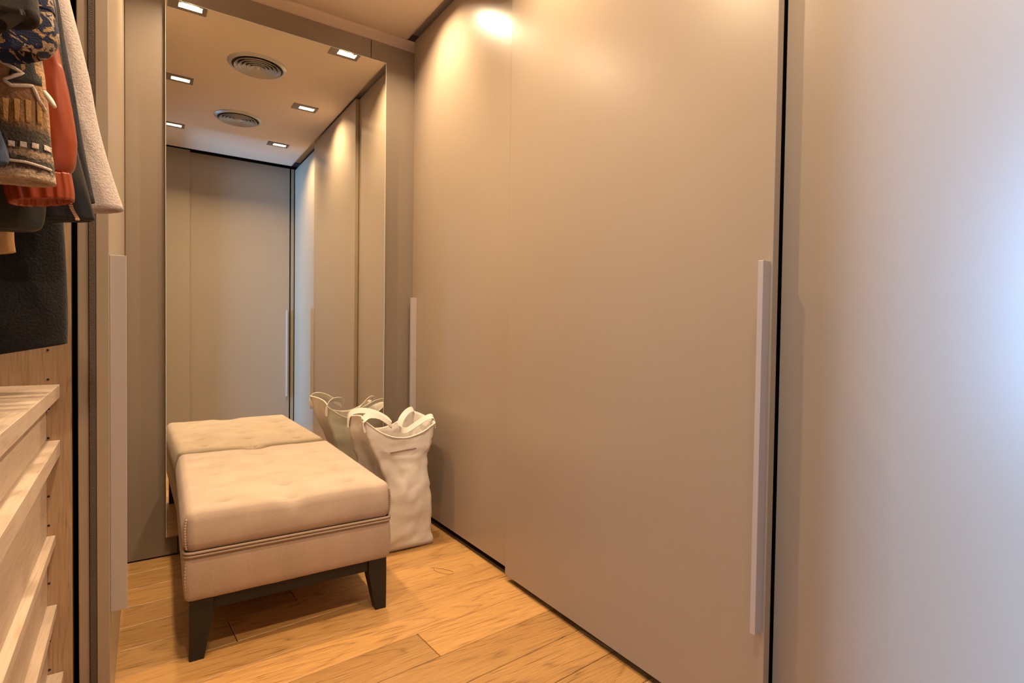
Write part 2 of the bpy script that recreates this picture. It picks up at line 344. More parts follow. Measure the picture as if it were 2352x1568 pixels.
# ------------------------------------------------------------------ downlights and air diffusers
def downlight(x, y, label):
    t = thing('ceiling_downlight', label, 'light', 'recessed rectangular ceiling downlights', (x, y, CEIL))
    bm = bmesh.new(); W, D, w, d = 0.0775, 0.048, 0.047, 0.022; cx = 0.012
    outer = [(-W, -D), (W, -D), (W, D), (-W, D)]; inner = [(cx-w, -d), (cx+w, -d), (cx+w, d), (cx-w, d)]
    za, zb = -0.0035, 0.0005
    vo = [bm.verts.new((a, b, zb)) for a, b in outer]; vo2 = [bm.verts.new((a, b, za)) for a, b in outer]; vi = [bm.verts.new((a, b, za)) for a, b in inner]
    vr = [bm.verts.new((a, b, 0.040)) for a, b in inner]
    for i in range(4):
        j = (i+1) % 4; bm.faces.new((vo[i], vo[j], vo2[j], vo2[i])); bm.faces.new((vo2[i], vo2[j], vi[j], vi[i])); bm.faces.new((vi[i], vi[j], vr[j], vr[i]))
    ob('bezel', bm, BEZ, t)
    bm = bmesh.new(); box(bm, cx-0.055, cx+0.055, -0.0255, 0.0255, 0.0405, 0.044); ob('reflector', bm, REFL, t)
    bm = bmesh.new(); box(bm, cx-0.040, cx+0.046, -0.020, 0.020, 0.034, 0.040, 0.002); ob('halogen_lamp', bm, LAMPM, t)
    L = bpy.data.lights.new('downlight_lamp', 'AREA'); L.shape = 'RECTANGLE'; L.size = 0.070; L.size_y = 0.030; L.energy = LAMP_W; L.color = LAMP_COL; L.spread = math.radians(172)
    lo = bpy.data.objects.new('downlight_lamp', L); COL.objects.link(lo); lo.parent = t; lo.location = (cx, 0, 0.014)
row = {LYS[0]: 'nearest the mirror', LYS[1]: 'in the middle of its row', LYS[2]: 'farthest from the mirror'}
for y in LYS:
    downlight(RX, y, 'rectangular recessed downlight by the right wardrobe doors, ' + row[y])
for y in LYS:
    downlight(LX, y, 'rectangular recessed downlight on the left side of the ceiling, ' + row[y])
def diffuser(x, y, label):
    t = thing('air_diffuser', label, 'air vent', 'round ceiling air diffusers', (x, y, CEIL))
    bm = bmesh.new(); lathe(bm, [(0.1300, -0.0012), (0.1305, -0.0105), (0.134, -0.013), (0.138, -0.0115), (0.150, -0.0025), (0.152, -0.0006), (0.152, -0.0002)]); ob('outer_ring', bm, ALU, t, True)
    for r in (0.119, 0.098, 0.077, 0.056, 0.037):
        bm = bmesh.new(); lathe(bm, [(r-0.0185, -0.0030), (r-0.009, -0.0080), (r, -0.0200), (r+0.0016, -0.0193), (r-0.007, -0.0065), (r-0.0165, -0.0016), (r-0.0185, -0.0030)], 48)
        ob('cone_ring', bm, ALU, t, True)
    bm = bmesh.new(); lathe(bm, [(0.0005, -0.024), (0.006, -0.021), (0.012, -0.013), (0.0165, -0.005), (0.0165, -0.002), (0.0005, -0.002)], 32); ob('centre_cone', bm, ALU, t, True)
    bm = bmesh.new(); lathe(bm, [(0.0005, -0.0004), (0.131, -0.0004), (0.131, -0.0011), (0.0005, -0.0011)], 32); ob('duct_shade_disc', bm, TRACKM, t)  # flat dark disc under the ceiling stands in for shade in the duct
diffuser(*VENTS[0], 'round grey metal ceiling air diffuser, the one nearer the mirror')
diffuser(*VENTS[1], 'round grey metal ceiling air diffuser, the one farther from the mirror')

# ------------------------------------------------------------------ ottoman
def smoothstep(a, b, x):
    t = max(0.0, min(1.0, (x-a)/(b-a))); return t*t*(3-2*t)
def rounded_block(hx, hy, z0, z1, r, nx, ny, nz, fn=None, rb=None):
    """box with rounded edges, gridded on every face"""
    hz = (z1-z0)/2; zc = (z0+z1)/2; bm = bmesh.new(); V = {}
    def samp(n, h):
        k = max(2, n//8)
        e = [r*(1-math.cos(PI/2*i/k)) for i in range(k)]
        mid = [r+(2*h-2*r)*i/(n-1) for i in range(n)]
        s = e + mid + [2*h-q for q in e[::-1]]
        return [q-h for q in s]
    X, Y, Z = samp(nx, hx), samp(ny, hy), samp(nz, hz)
    def vert(x, y, z):
        key = (round(x, 6), round(y, 6), round(z, 6))
        if key in V: return V[key]
        q = Vector((max(-hx+r, min(hx-r, x)), max(-hy+r, min(hy-r, y)), max(-hz+r, min(hz-r, z))))
        d = Vector((x, y, z))-q
        p = q+d.normalized()*r if d.length > 1e-9 else Vector((x, y, z))
        p.z += zc
        if fn: p = fn(p)
        V[key] = bm.verts.new(p); return V[key]
    def grid(A, B, f):
        for a0, a1 in zip(A, A[1:]):
            for b0, b1 in zip(B, B[1:]):
                try: bm.faces.new((vert(*f(a0, b0)), vert(*f(a1, b0)), vert(*f(a1, b1)), vert(*f(a0, b1))))
                except ValueError: pass
    for s in (-1, 1):
        grid(X, Y, lambda a, b: (a, b, s*hz)); grid(X, Z, lambda a, b: (a, s*hy, b)); grid(Y, Z, lambda a, b: (s*hx, a, b))
    return bm
OT_ROT = math.radians(-1.15); OX, OY = 0.392, 2.118; HX, HY = 0.297, 0.404
ot = thing('ottoman', 'beige suede buttoned ottoman bench on dark tapered legs against the mirror', 'ottoman', loc=(OX, OY, 0))
ot.rotation_euler = (0, 0, OT_ROT)
BX = [-0.196, -0.010, 0.185]; BYS = {0: [-0.32, -0.155, 0.01, 0.16, 0.31], 1: [-0.374, -0.245, -0.085, 0.085, 0.25, 0.385], 2: [-0.30, -0.14, 0.02, 0.19, 0.33]}
BUT = [(BX[k], y) for k in BYS for y in BYS[k]]
ZS = 0.303
def cushion(p):
    x, y, z = p
    t = smoothstep(0.375, 0.425, z)
    edge = max(abs(x)/HX, abs(y)/HY)
    if t > 0:
        z += t*0.010*(1-edge**4)
        for bx, by in BUT:
            dx, dy = x-bx, y-by; d2 = dx*dx+dy*dy
            if d2 < 0.02:
                z -= t*(0.010*math.exp(-d2/0.00020) + 0.009*math.exp(-d2/0.0020))
                # pull creases running out of the button
                z -= t*0.0036*(math.exp(-(dy-0.30*abs(dx))**2/0.00003)+0.7*math.exp(-(dy+0.22*abs(dx)-0.004)**2/0.00003))*math.exp(-dx*dx/0.0030)
        z += t*0.0016*noise.noise(Vector((x*18, y*26, 3)))
    # side bulge and drape wrinkles
    if z < 0.40:
        k = math.sin(max(0.0, min(1.0, (z-ZS)/0.10))*PI)
        b = 0.006*k + 0.0018*k*noise.noise(Vector((x*20, y*20, z*12)))
        cx_ = abs(abs(x)-HX) < 0.02 and abs(abs(y)-HY) < 0.05
        n_ = Vector((x/HX if abs(x)/HX > abs(y)/HY else 0, y/HY if abs(y)/HY >= abs(x)/HX else 0, 0))
        x += n_.x*b; y += n_.y*b
        if cx_: y += 0.0012*math.sin(z*520)
    # centre dent in the front face below the edge button
    if y < -HY+0.03 and z > 0.36:
        y += 0.006*math.exp(-((x+0.01)/0.022)**2)*smoothstep(0.36, 0.42, z)
    return Vector((x, y, z))
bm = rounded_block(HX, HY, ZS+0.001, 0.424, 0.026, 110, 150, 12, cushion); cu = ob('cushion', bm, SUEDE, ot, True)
def topz(x, y): return cushion(Vector((x, y, 0.424))).z
for bx, by in BUT:
    bm = bmesh.new(); r = bmesh.ops.create_uvsphere(bm, u_segments=10, v_segments=6, radius=1)
    bmesh.ops.scale(bm, vec=(0.0062, 0.0036, 0.0012), verts=r['verts'])
    bmesh.ops.translate(bm, vec=(bx, min(max(by, -HY+0.022), HY-0.022), topz(bx, min(max(by, -HY+0.022), HY-0.022))+0.0006), verts=r['verts']); ob('button', bm, WHITE, cu, True)
def base(p):
    x, y, z = p; k = math.sin(max(0, min(1, (z-0.17)/0.13))*PI)
    s = 1+0.010*k; return Vector((x*s, y*s, z+0.0014*noise.noise(Vector((x*25, y*25, 0)))))
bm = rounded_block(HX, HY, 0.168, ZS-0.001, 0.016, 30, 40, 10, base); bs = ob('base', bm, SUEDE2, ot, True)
def rrect(hx, hy, r, z, n=6):
    out = []
    for cx, cy, a0 in ((hx-r, hy-r, 0), (-hx+r, hy-r, PI/2), (-hx+r, -hy+r, PI), (hx-r, -hy+r, 1.5*PI)):
        for i in range(n+1): a = a0+PI/2*i/n; out.append((cx+r*math.cos(a), cy+r*math.sin(a), z))
    return out
for z, nm in ((ZS+0.0045, 'piping'), (ZS-0.0045, 'piping')):
    bm = bmesh.new(); tube(bm, rrect(HX+0.001, HY+0.001, 0.02, z), 0.0042, 8, True); ob(nm, bm, SEAMM, ot, True)
for sx in (-1, 1):      # gathered corner seams
    for z0, z1, par in ((0.318, 0.405, cu), (0.185, 0.290, bs)):
        bm = bmesh.new(); P = []; n = 60
        for i in range(n+1):
            z = z0+(z1-z0)*i/n; P.append((sx*(HX-0.005+0.0035*math.sin((z-z0)/(z1-z0)*PI)), -HY+0.0050-0.0035*math.sin((z-z0)/(z1-z0)*PI), z))
        tube(bm, P, 0.002, 6, rad=[0.0016+0.0013*abs(math.sin(i*PI/5)) for i in range(n+1)]); ob('corner_seam', bm, SUEDE2, par, True)
def leg(sx, sy):
    bm = bmesh.new(); ox, oy = sx*(HX-0.012), sy*(HY-0.006)
    lv = [(0.172, 0.060), (0.132, 0.060), (0.115, 0.0575), (0.055, 0.046), (0.0, 0.036)]
    rings = []
    for z, w in lv:
        x1, y1 = ox-sx*w, oy-sy*w
        rings.append([bm.verts.new(q) for q in ((ox, oy, z), (x1, oy, z), (x1, y1, z), (ox, y1, z))])
    for A, B in zip(rings, rings[1:]):
        for j in range(4): bm.faces.new((A[j], A[(j+1) % 4], B[(j+1) % 4], B[j]))
    bm.faces.new(rings[0]); bm.faces.new(rings[-1])
    bmesh.ops.bevel(bm, geom=[e for e in bm.edges if abs(e.verts[0].co.z-e.verts[1].co.z) > 0.01], offset=0.0012, segments=1, affect='EDGES')
    ob('leg', bm, WENGE, ot)
for sx in (-1, 1):
    for sy in (-1, 1): leg(sx, sy)
for sy in (-1, 1):
    y = sy*(HY-0.014); bm = bmesh.new(); box(bm, -HX+0.072, HX-0.072, min(y, y-sy*0.02), max(y, y-sy*0.02), 0.134, 0.171, 0.001); ob('apron_rail', bm, WENGE, ot)
for sx in (-1, 1):
    x = sx*(HX-0.022); bm = bmesh.new(); box(bm, min(x, x-sx*0.02), max(x, x-sx*0.02), -HY+0.066, HY-0.066, 0.134, 0.171, 0.001); ob('apron_rail', bm, WENGE, ot)

# ------------------------------------------------------------------ canvas tote bag
bag = thing('tote_bag', 'large cream canvas tote bag standing open between the ottoman and the right wardrobe', 'bag', loc=(0.93, 2.24, 0))
def ring_pts(c, n=16, sag=(0,0,0,0), bulge=(0,0,0,0)):
    """c: four corners FL, FR, BR, BL; sag lowers the middle, bulge pushes it outward"""
    out = []; cen = sum((Vector(q) for q in c), Vector())/4
    for s in range(4):
        a, b = Vector(c[s]), Vector(c[(s+1) % 4]); mid = (a+b)/2; nrm = Vector((b.y-a.y, -(b.x-a.x), 0)).normalized()
        if nrm.dot(mid-cen) < 0: nrm = -nrm
        for i in range(n):
            t = i/n; w = 1-(2*t-1)**2; p = a.lerp(b, t); p += nrm*bulge[s]*w; p.z -= sag[s]*w; out.append(p)
    return out
KEYS = [  # FL, FR, BR, BL, sags, bulges
 (((0.800,2.128,0.002),(1.040,2.124,0.002),(1.050,2.350,0.002),(0.790,2.360,0.002)), (0,0,0,0), (0.0,0,0,0)),
 (((0.795,2.118,0.030),(1.040,2.116,0.030),(1.060,2.360,0.030),(0.780,2.370,0.030)), (0,0,0,0), (0.012,0.008,0.01,0.01)),
 (((0.805,2.120,0.130),(1.030,2.118,0.130),(1.060,2.370,0.130),(0.780,2.375,0.130)), (0,0,0,0), (0.020,0.012,0.02,0.010)),
 (((0.828,2.120,0.270),(1.024,2.120,0.270),(1.050,2.380,0.270),(0.790,2.385,0.270)), (0,0,0,0), (0.022,0.004,0.015,-0.02)),
 (((0.785,2.125,0.390),(1.012,2.125,0.390),(1.045,2.385,0.400),(0.775,2.390,0.400)), (0.0,0,0,0), (0.012,-0.004,0.01,-0.03)),
 (((0.745,2.128,0.500),(1.030,2.122,0.450),(1.045,2.390,0.470),(0.745,2.385,0.480)), (0.06,0,0.03,0), (0.010,0.004,0.0,-0.030)),
 (((0.722,2.130,0.575),(1.046,2.120,0.530),(1.050,2.395,0.548),(0.745,2.390,0.545)), (0.072,0.0,0.070,-0.005), (0.008,0.020,0.0,-0.022)),
]
NS = 18; levels = []
krings = [ring_pts(k[0], NS, k[1], k[2]) for k in KEYS]; SUBD = 7
for i in range(len(krings)-1):
    for s in range(SUBD):
        t = s/SUBD; r = []
        for a in range(4*NS):
            p0 = krings[max(i-1, 0)][a]; p1 = krings[i][a]; p2 = krings[i+1][a]; p3 = krings[min(i+2, len(krings)-1)][a]
            r.append(0.5*((2*p1)+(p2-p0)*t+(2*p0-5*p1+4*p2-p3)*t*t+(3*p1-p0-3*p2+p3)*t**3))
        levels.append(r)
levels.append(krings[-1])
bc = Vector((0.92, 2.25, 0))
def wrinkle(p, a):
    h = smoothstep(0.0, 0.06, p.z)*smoothstep(0.60, 0.50, p.z)
    d = (Vector((p.x, p.y, 0))-bc).normalized()
    w = 0.006*noise.noise(Vector((a*0.16, p.z*9, 1.5)))+0.0035*noise.noise(Vector((a*0.35+p.z*14, p.z*26-a*0.25, 4)))+0.0020*noise.noise(Vector((a*0.9+p.z*40, p.z*50-a*0.5, 8)))-0.003*max(0.0, 0.16-abs(noise.noise(Vector((a*0.30+p.z*7, p.z*11-a*0.22, 12)))))/0.16
    return p+d*w*h*1.6
levels = [[wrinkle(p, math.atan2(p.y-bc.y, p.x-bc.x)*6) for p in r] for r in levels]
bm = bmesh.new(); out = [[bm.verts.new(p) for p in r] for r in levels]
M_ = 4*NS
for A, B in zip(out, out[1:]):
    for j in range(M_): bm.faces.new((A[j], A[(j+1) % M_], B[(j+1) % M_], B[j]))
inn = []
for r in levels[::-1]:
    inn.append([bm.verts.new(p + (Vector((bc.x, bc.y, p.z))-p).normalized()*0.0035 + Vector((0, 0, 0.004 if p.z < 0.01 else 0))) for p in r])
for j in range(M_): bm.faces.new((out[-1][j], out[-1][(j+1) % M_], inn[0][(j+1) % M_], inn[0][j]))
for A, B in zip(inn, inn[1:]):
    for j in range(M_): bm.faces.new((A[j], A[(j+1) % M_], B[(j+1) % M_], B[j]))
bm.faces.new(out[0][::-1]); bm.faces.new(inn[-1])
bb = child_world(ob('bag_body', bm, CANVAS, bag, True), bag)
bm = bmesh.new(); tube(bm, [p for p in levels[-1]], 0.0035, 8, True); child_world(ob('rim_hem', bm, CANVAS2, bag, True), bag)
def strap(P, w=0.026, side=Vector((0, 0.35, 1)), twist=None):
    pts = spline(P, 10); bm = bmesh.new(); rings = []
    for i, p in enumerate(pts):
        t = (pts[min(i+1, len(pts)-1)]-pts[max(i-1, 0)]).normalized()
        sd = side if twist is None else side.lerp(twist, i/(len(pts)-1))
        s = (sd-t*sd.dot(t)).normalized(); n = t.cross(s)
        rings.append([bm.verts.new(p+s*w/2*a+n*0.0016*b) for a, b in ((-1, -1), (1, -1), (1, 1), (-1, 1))])
    for A, B in zip(rings, rings[1:]):
        for j in range(4): bm.faces.new((A[j], A[(j+1) % 4], B[(j+1) % 4], B[j]))
    bm.faces.new(rings[0]); bm.faces.new(rings[-1])
    return child_world(ob('strap', bm, CANVAS2, bag), bag)
strap([(0.742,2.375,0.500), (0.748,2.372,0.552), (0.775,2.35,0.573), (0.820,2.31,0.572), (0.862,2.25,0.550), (0.874,2.20,0.524), (0.850,2.165,0.540), (0.800,2.145,0.574), (0.752,2.135,0.583), (0.728,2.128,0.562), (0.735,2.122,0.520)], side=Vector((0.1, 0.6, 0.8)))
strap([(1.058,2.37,0.500), (1.050,2.365,0.556), (1.010,2.345,0.552), (0.965,2.31,0.520), (0.945,2.26,0.492), (0.955,2.215,0.492), (0.990,2.19,0.520), (1.030,2.17,0.548), (1.056,2.165,0.548), (1.060,2.16,0.50)], side=Vector((0.0, 0.7, 0.7)))
# stitched slit pocket on the front
def bag_front(x, z):
    best = None
    for r in levels:
        for p in r[:NS]:
            d = (p.x-x)**2+(p.z-z)**2
            if best is None or d < best[0]: best = (d, p)
    return best[1].y
bm = bmesh.new(); P = [(0.838+0.118*i/10, bag_front(0.838+0.118*i/10, 0.424)-0.0022, 0.4245+0.006*i/10) for i in range(11)]
tube(bm, P, 0.0016, 6); s = child_world(ob('pocket_slit', bm, SLITM, bag, True), bag)

# stray hair on the floor
bm = bmesh.new(); tube(bm, spline([(0.926,1.905,0.0012), (0.952,1.880,0.0012), (0.980,1.836,0.0012), (0.979,1.816,0.0012), (0.962,1.814,0.0012), (0.937,1.846,0.0012), (0.928,1.878,0.0012), (0.936,1.896,0.0012)], 6), 0.0005, 5)
tag(ob('hair_strand', bm, HAIRM), 'thin dark hair curled on the oak floor right of the ottoman', 'hair')

# ------------------------------------------------------------------ hanging clothes
def ramp_mat(name, stops, scale, kind='noise', rough=0.95, dist=0.0, bump=0.4, bsc=500, stretch=(1,1,1), interp='LINEAR', sheen=0.05):
    M = bpy.data.materials.new(name); M.use_nodes = True; nt = M.node_tree; N = nt.nodes; L = nt.links; b = N['Principled BSDF']
    b.inputs['Roughness'].default_value = rough; b.inputs['Sheen Weight'].default_value = sheen
    tc = N.new('ShaderNodeTexCoord'); mp = N.new('ShaderNodeMapping'); mp.inputs['Scale'].default_value = stretch; L.new(tc.outputs['Object'], mp.inputs[0])
    if kind == 'noise':
        n = N.new('ShaderNodeTexNoise'); n.inputs['Scale'].default_value = scale; n.inputs['Detail'].default_value = 2; n.inputs['Distortion'].default_value = dist; o = n.outputs[0]
    elif kind == 'voronoi':
        n = N.new('ShaderNodeTexVoronoi'); n.inputs['Scale'].default_value = scale; o = n.outputs['Distance']
    elif kind == 'z':
        n = N.new('ShaderNodeSeparateXYZ'); o = n.outputs['Z']
    L.new(mp.outputs[0], n.inputs['Vector'])
    if kind == 'z':
        mr = N.new('ShaderNodeMapRange'); mr.inputs[1].default_value = scale[0]; mr.inputs[2].default_value = scale[1]; L.new(o, mr.inputs[0])
        nn = N.new('ShaderNodeTexNoise'); nn.inputs['Scale'].default_value = 260; L.new(tc.outputs['Object'], nn.inputs['Vector'])
        ma = N.new('ShaderNodeMath'); ma.operation = 'MULTIPLY_ADD'; ma.inputs[1].default_value = 0.10; L.new(nn.outputs[0], ma.inputs[0]); L.new(mr.outputs[0], ma.inputs[2])
        sb = N.new('ShaderNodeMath'); sb.operation = 'SUBTRACT'; sb.inputs[1].default_value = 0.05; L.new(ma.outputs[0], sb.inputs[0]); o = sb.outputs[0]
    r = N.new('ShaderNodeValToRGB'); r.color_ramp.interpolation = interp
    while len(r.color_ramp.elements) < len(stops): r.color_ramp.elements.new(0.5)
    for e, (p, c) in zip(r.color_ramp.elements, stops): e.position = p; e.color = (*c, 1)
    L.new(o, r.inputs[0]); L.new(r.outputs[0], b.inputs['Base Color'])
    n2 = N.new('ShaderNodeTexNoise'); n2.inputs['Scale'].default_value = bsc; L.new(tc.outputs['Object'], n2.inputs['Vector'])
    bp = N.new('ShaderNodeBump'); bp.inputs['Strength'].default_value = bump; bp.inputs['Distance'].default_value = 0.003; L.new(n2.outputs[0], bp.inputs['Height']); L.new(bp.outputs[0], b.inputs['Normal'])
    return M
GM = {
 'corner': mat('dark_brown_wool', (0.035, 0.028, 0.026), 0.9, bump=0.4),
 'brocade': ramp_mat('navy_gold_scrollwork', [(0.0, (0.012,0.018,0.055)), (0.52, (0.015,0.022,0.07)), (0.55, (0.40,0.22,0.07)), (0.60, (0.38,0.30,0.22)), (0.68, (0.012,0.018,0.055))], 42, dist=2.4, interp='CONSTANT', bump=0.6),
 'knit': ramp_mat('tan_brown_knit', [(0.0, (0.30,0.19,0.11)), (0.08, (0.42,0.31,0.22)), (0.11, (0.09,0.055,0.035)), (0.17, (0.035,0.035,0.03)), (0.22, (0.38,0.26,0.16)), (0.25, (0.05,0.045,0.04)), (0.37, (0.07,0.055,0.04)),
        (0.44, (0.34,0.19,0.08)), (0.60, (0.28,0.15,0.075)), (0.82, (0.42,0.24,0.12)), (0.93, (0.05,0.04,0.03)), (1.0, (0.30,0.12,0.04))], (1.112, 1.285), 'z', interp='LINEAR', bump=0.8, bsc=260),
 'blue': mat('slate_blue_rib_knit', (0.075, 0.105, 0.17), 0.95, bump=0.9, bscale=300, stretch=(3,3,0.2)),
 'orange': mat('burnt_orange_leather', (0.25, 0.036, 0.007), 0.36, spec=0.4, bump=0.15, bscale=90),
 'hem': mat('dark_olive_leather', (0.020, 0.017, 0.011), 0.5, bump=0.2, bscale=150),
 'black': mat('black_leather', (0.010, 0.010, 0.011), 0.34, spec=0.3, bump=0.35, bscale=60),
 'lining': mat('dark_grey_wool', (0.028, 0.026, 0.032), 0.95, bump=0.6, bscale=400),
 'beige': mat('oatmeal_boiled_wool', (0.46, 0.39, 0.37), 0.95, sheen=0.2, bump=1.0, bscale=330, var=0.12, vscale=240),
 'tan': mat('tan_suede', (0.50, 0.28, 0.12), 0.9, bump=0.3),
 'wool': mat('charcoal_wool', (0.010, 0.010, 0.012), 0.95, sheen=0.06, bump=1.0, bscale=260, var=0.4, vscale=220),
}
G = {
'corner' : (0.78, [(-0.146, 1.282, -0.096, 1.293), (-0.146, 1.269, -0.105, 1.274), (-0.146, 1.250, -0.12, 1.259)]) ,
'brocade' : (0.84, [(-0.160, 1.319, -0.092, 1.334), (-0.160, 1.284, -0.089, 1.307), (-0.160, 1.259, -0.084, 1.282), (-0.160, 1.246, -0.090, 1.262), (-0.158, 1.243, -0.100, 1.254)]) ,
'knit' : (0.9, [(-0.185, 1.28, -0.109, 1.288), (-0.185, 1.233, -0.104, 1.243), (-0.185, 1.192, -0.101, 1.211), (-0.185, 1.156, -0.099, 1.171), (-0.185, 1.13, -0.096, 1.141), (-0.185, 1.116, -0.094, 1.119)]) ,
'blue' : (0.86, [(-0.200, 1.196, -0.150, 1.200), (-0.175, 1.143, -0.134, 1.145), (-0.175, 1.124, -0.133, 1.130)]) ,
'orange' : (0.98, [(-0.152, 1.324, -0.1, 1.328), (-0.152, 1.278, -0.093, 1.291), (-0.152, 1.232, -0.085, 1.244), (-0.154, 1.197, -0.080, 1.203), (-0.155, 1.173, -0.080, 1.185), (-0.156, 1.158, -0.082, 1.163), (-0.156, 1.145, -0.088, 1.151)]) ,
'cuff' : (0.98, [(-0.157, 1.129, -0.086, 1.152), (-0.156, 1.118, -0.083, 1.129), (-0.152, 1.103, -0.083, 1.116)]) ,
'hem' : (1.05, [(-0.24, 1.15, -0.121, 1.144), (-0.24, 1.107, -0.122, 1.105), (-0.24, 1.080, -0.126, 1.084), (-0.24, 1.073, -0.134, 1.077)]) ,
'black' : (1.12, [(-0.200, 1.454, -0.118, 1.46), (-0.200, 1.388, -0.113, 1.407), (-0.200, 1.308, -0.105, 1.32), (-0.200, 1.221, -0.094, 1.24), (-0.205, 1.174, -0.084, 1.189), (-0.21, 1.133, -0.076, 1.152), (-0.21, 1.098, -0.068, 1.112)]) ,
'lining' : (1.18, [(-0.170, 1.481, -0.121, 1.489), (-0.165, 1.403, -0.111, 1.413), (-0.160, 1.333, -0.1, 1.343), (-0.150, 1.241, -0.088, 1.251), (-0.125, 1.145, -0.072, 1.152)]) ,
'beige' : (1.25, [(-0.190, 1.521, -0.116, 1.541), (-0.185, 1.456, -0.102, 1.476), (-0.180, 1.368, -0.084, 1.389), (-0.172, 1.287, -0.071, 1.305), (-0.160, 1.210, -0.053, 1.226), (-0.140, 1.142, -0.033, 1.156)]) ,
'tan' : (1.205, [(-0.250, 1.112, -0.180, 1.113), (-0.250, 1.077, -0.180, 1.081), (-0.250, 1.047, -0.178, 1.060)]) ,
'wool' : (1.33, [(-0.290, 1.166, -0.131, 1.168), (-0.290, 1.082, -0.127, 1.095), (-0.290, 1.005, -0.124, 1.012), (-0.290, 0.935, -0.123, 0.945), (-0.290, 0.872, -0.124, 0.905)]) ,
}
def sleeve_mesh(y, L, t, n=40, fold=0.003, seed=0.0, hollow=0.012, gather=0):
    """closed sleeve tube lofted down through level lines (xl,zl,xr,zr); open, turned-in hem"""
    bm = bmesh.new(); pts = []
    SS = 6; lv = []
    for i in range(len(L)-1):
        for s in range(SS):
            u = s/SS; q = []
            for c in range(4):
                p0 = L[max(i-1, 0)][c]; p1 = L[i][c]; p2 = L[i+1][c]; p3 = L[min(i+2, len(L)-1)][c]
                q.append(0.5*((2*p1)+(p2-p0)*u+(2*p0-5*p1+4*p2-p3)*u*u+(3*p1-p0-3*p2+p3)*u**3))
            lv.append(q)
    lv.append(L[-1])
    def ringv(q, sc=1.0, dz=0.0):
        xl, zl, xr, zr = q; cx, cz = (xl+xr)/2, (zl+zr)/2; hx, hz = (xr-xl)/2*sc, (zr-zl)/2*sc; out = []
        for j in range(n):
            a = 2*PI*j/n; c, s = math.cos(a), math.sin(a)
            c2 = math.copysign(abs(c)**0.8, c); s2 = math.copysign(abs(s)**0.9, s)
            f = fold*(noise.noise(Vector((a*1.6, cz*9, seed))) + 0.6*noise.noise(Vector((c*5+cz*20, s*5, seed+3))))
            if gather: f += gather*math.cos(a*19+seed)
            out.append(bm.verts.new((cx+hx*c2, y+(t*sc+f)*s2, cz+hz*c2+dz+0.0)))
        return out
    rings = [ringv(q) for q in lv]
    q = lv[-1]
    rings.append(ringv(q, 0.93, -0.0012)); rings.append(ringv(q, 0.86, 0.002)); rings.append(ringv(q, 0.80, hollow))
    for A, B in zip(rings, rings[1:]):
        for j in range(n): bm.faces.new((A[j], A[(j+1) % n], B[(j+1) % n], B[j]))
    bm.faces.new(rings[0][::-1]); bm.faces.new(rings[-1])
    return bm
def garment(key, name, label, cat, T, hem, seed, shoulder=True, fold=0.004, boff=0.004):
    y, L = G[key]; t = thing(name, label, cat, 'clothes hanging in the open wardrobe', (-0.42, y, 1.96))
    W = lambda o: child_world(o, t); mt = GM[key]
    x0, z0, x1, z1 = L[0]
    up = [(-0.30, 1.80, -0.215, 1.845), (x0*0.5-0.13, (z0+1.80)/2, x1*0.5-0.09, (z1+1.845)/2)] if shoulder else []
    W(ob('sleeve', sleeve_mesh(y, up+L, T, fold=fold, seed=seed), mt, t, True))
    # body with sloping shoulders
    bl = [(-0.44, 1.885, -0.38, 1.885), (-0.56, 1.85, -0.26, 1.85), (-0.61, 1.80, -0.235, 1.80), (-0.60, 1.5, -0.245, 1.5), (-0.61, hem, -0.235, hem)]
    W(ob('body', sleeve_mesh(y+boff, bl, min(T*0.85, 0.02), fold=min(fold, T*0.2), seed=seed+5, hollow=0.02), mt, t, True))
    bm = bmesh.new(); tube(bm, spline([(-0.42, y, 1.875), (-0.42, y, 1.935), (-0.435, y, 1.960), (-0.42, y, 1.971), (-0.405, y, 1.960)], 6), 0.002, 6)
    W(ob('hanger_hook', bm, ALU, t, True))
    return t, W
g1, _ = garment('corner', 'wool_jacket', 'dark brown wool sleeve nearest the camera at the top left corner', 'jacket', 0.020, 1.15, 1.0)
g2, _ = garment('brocade', 'patterned_jacket', 'navy and gold scroll patterned jacket sleeve above the knitted cardigan', 'jacket', 0.022, 1.16, 2.0, boff=-0.014)
g4, _ = garment('blue', 'knit_sweater', 'slate blue ribbed sweater edge at the left edge beside the knitted cardigan', 'sweater', 0.010, 1.12, 3.0, shoulder=False)
g3, W3 = garment('knit', 'knitted_cardigan', 'chunky brown, tan and black patterned cardigan with white zigzag and horn toggles', 'cardigan', 0.026, 1.10, 4.0)
g5, W5 = garment('orange', 'leather_jacket', 'burnt orange leather jacket sleeve with gathered elastic cuff', 'jacket', 0.027, 1.14, 5.0, fold=0.008)
g7, _ = garment('hem', 'leather_vest', 'dark olive leather jacket hem with rounded corner below the orange cuff', 'jacket', 0.016, 1.075, 6.0, shoulder=False)
g6, W6 = garment('black', 'leather_jacket', 'black leather jacket with metal zips behind the orange sleeve', 'jacket', 0.022, 1.10, 7.0, fold=0.008)
g8, _ = garment('tan', 'suede_jacket', 'tan suede cuff at the left edge in front of the charcoal coat', 'jacket', 0.008, 1.06, 8.0, shoulder=False, fold=0.001)
g9, _ = garment('lining', 'wool_coat', 'narrow dark grey wool coat edge between black leather and oatmeal coat', 'coat', 0.010, 1.10, 9.0)
g10, _ = garment('beige', 'wool_coat', 'oatmeal beige boiled wool coat sleeve, farthest right of the hanging clothes', 'coat', 0.030, 1.00, 10.0)
g11, W11 = garment('wool', 'wool_coat', 'long charcoal wool coat hanging lowest, just above the top shelf', 'coat', 0.030, 0.90, 11.0, shoulder=False)
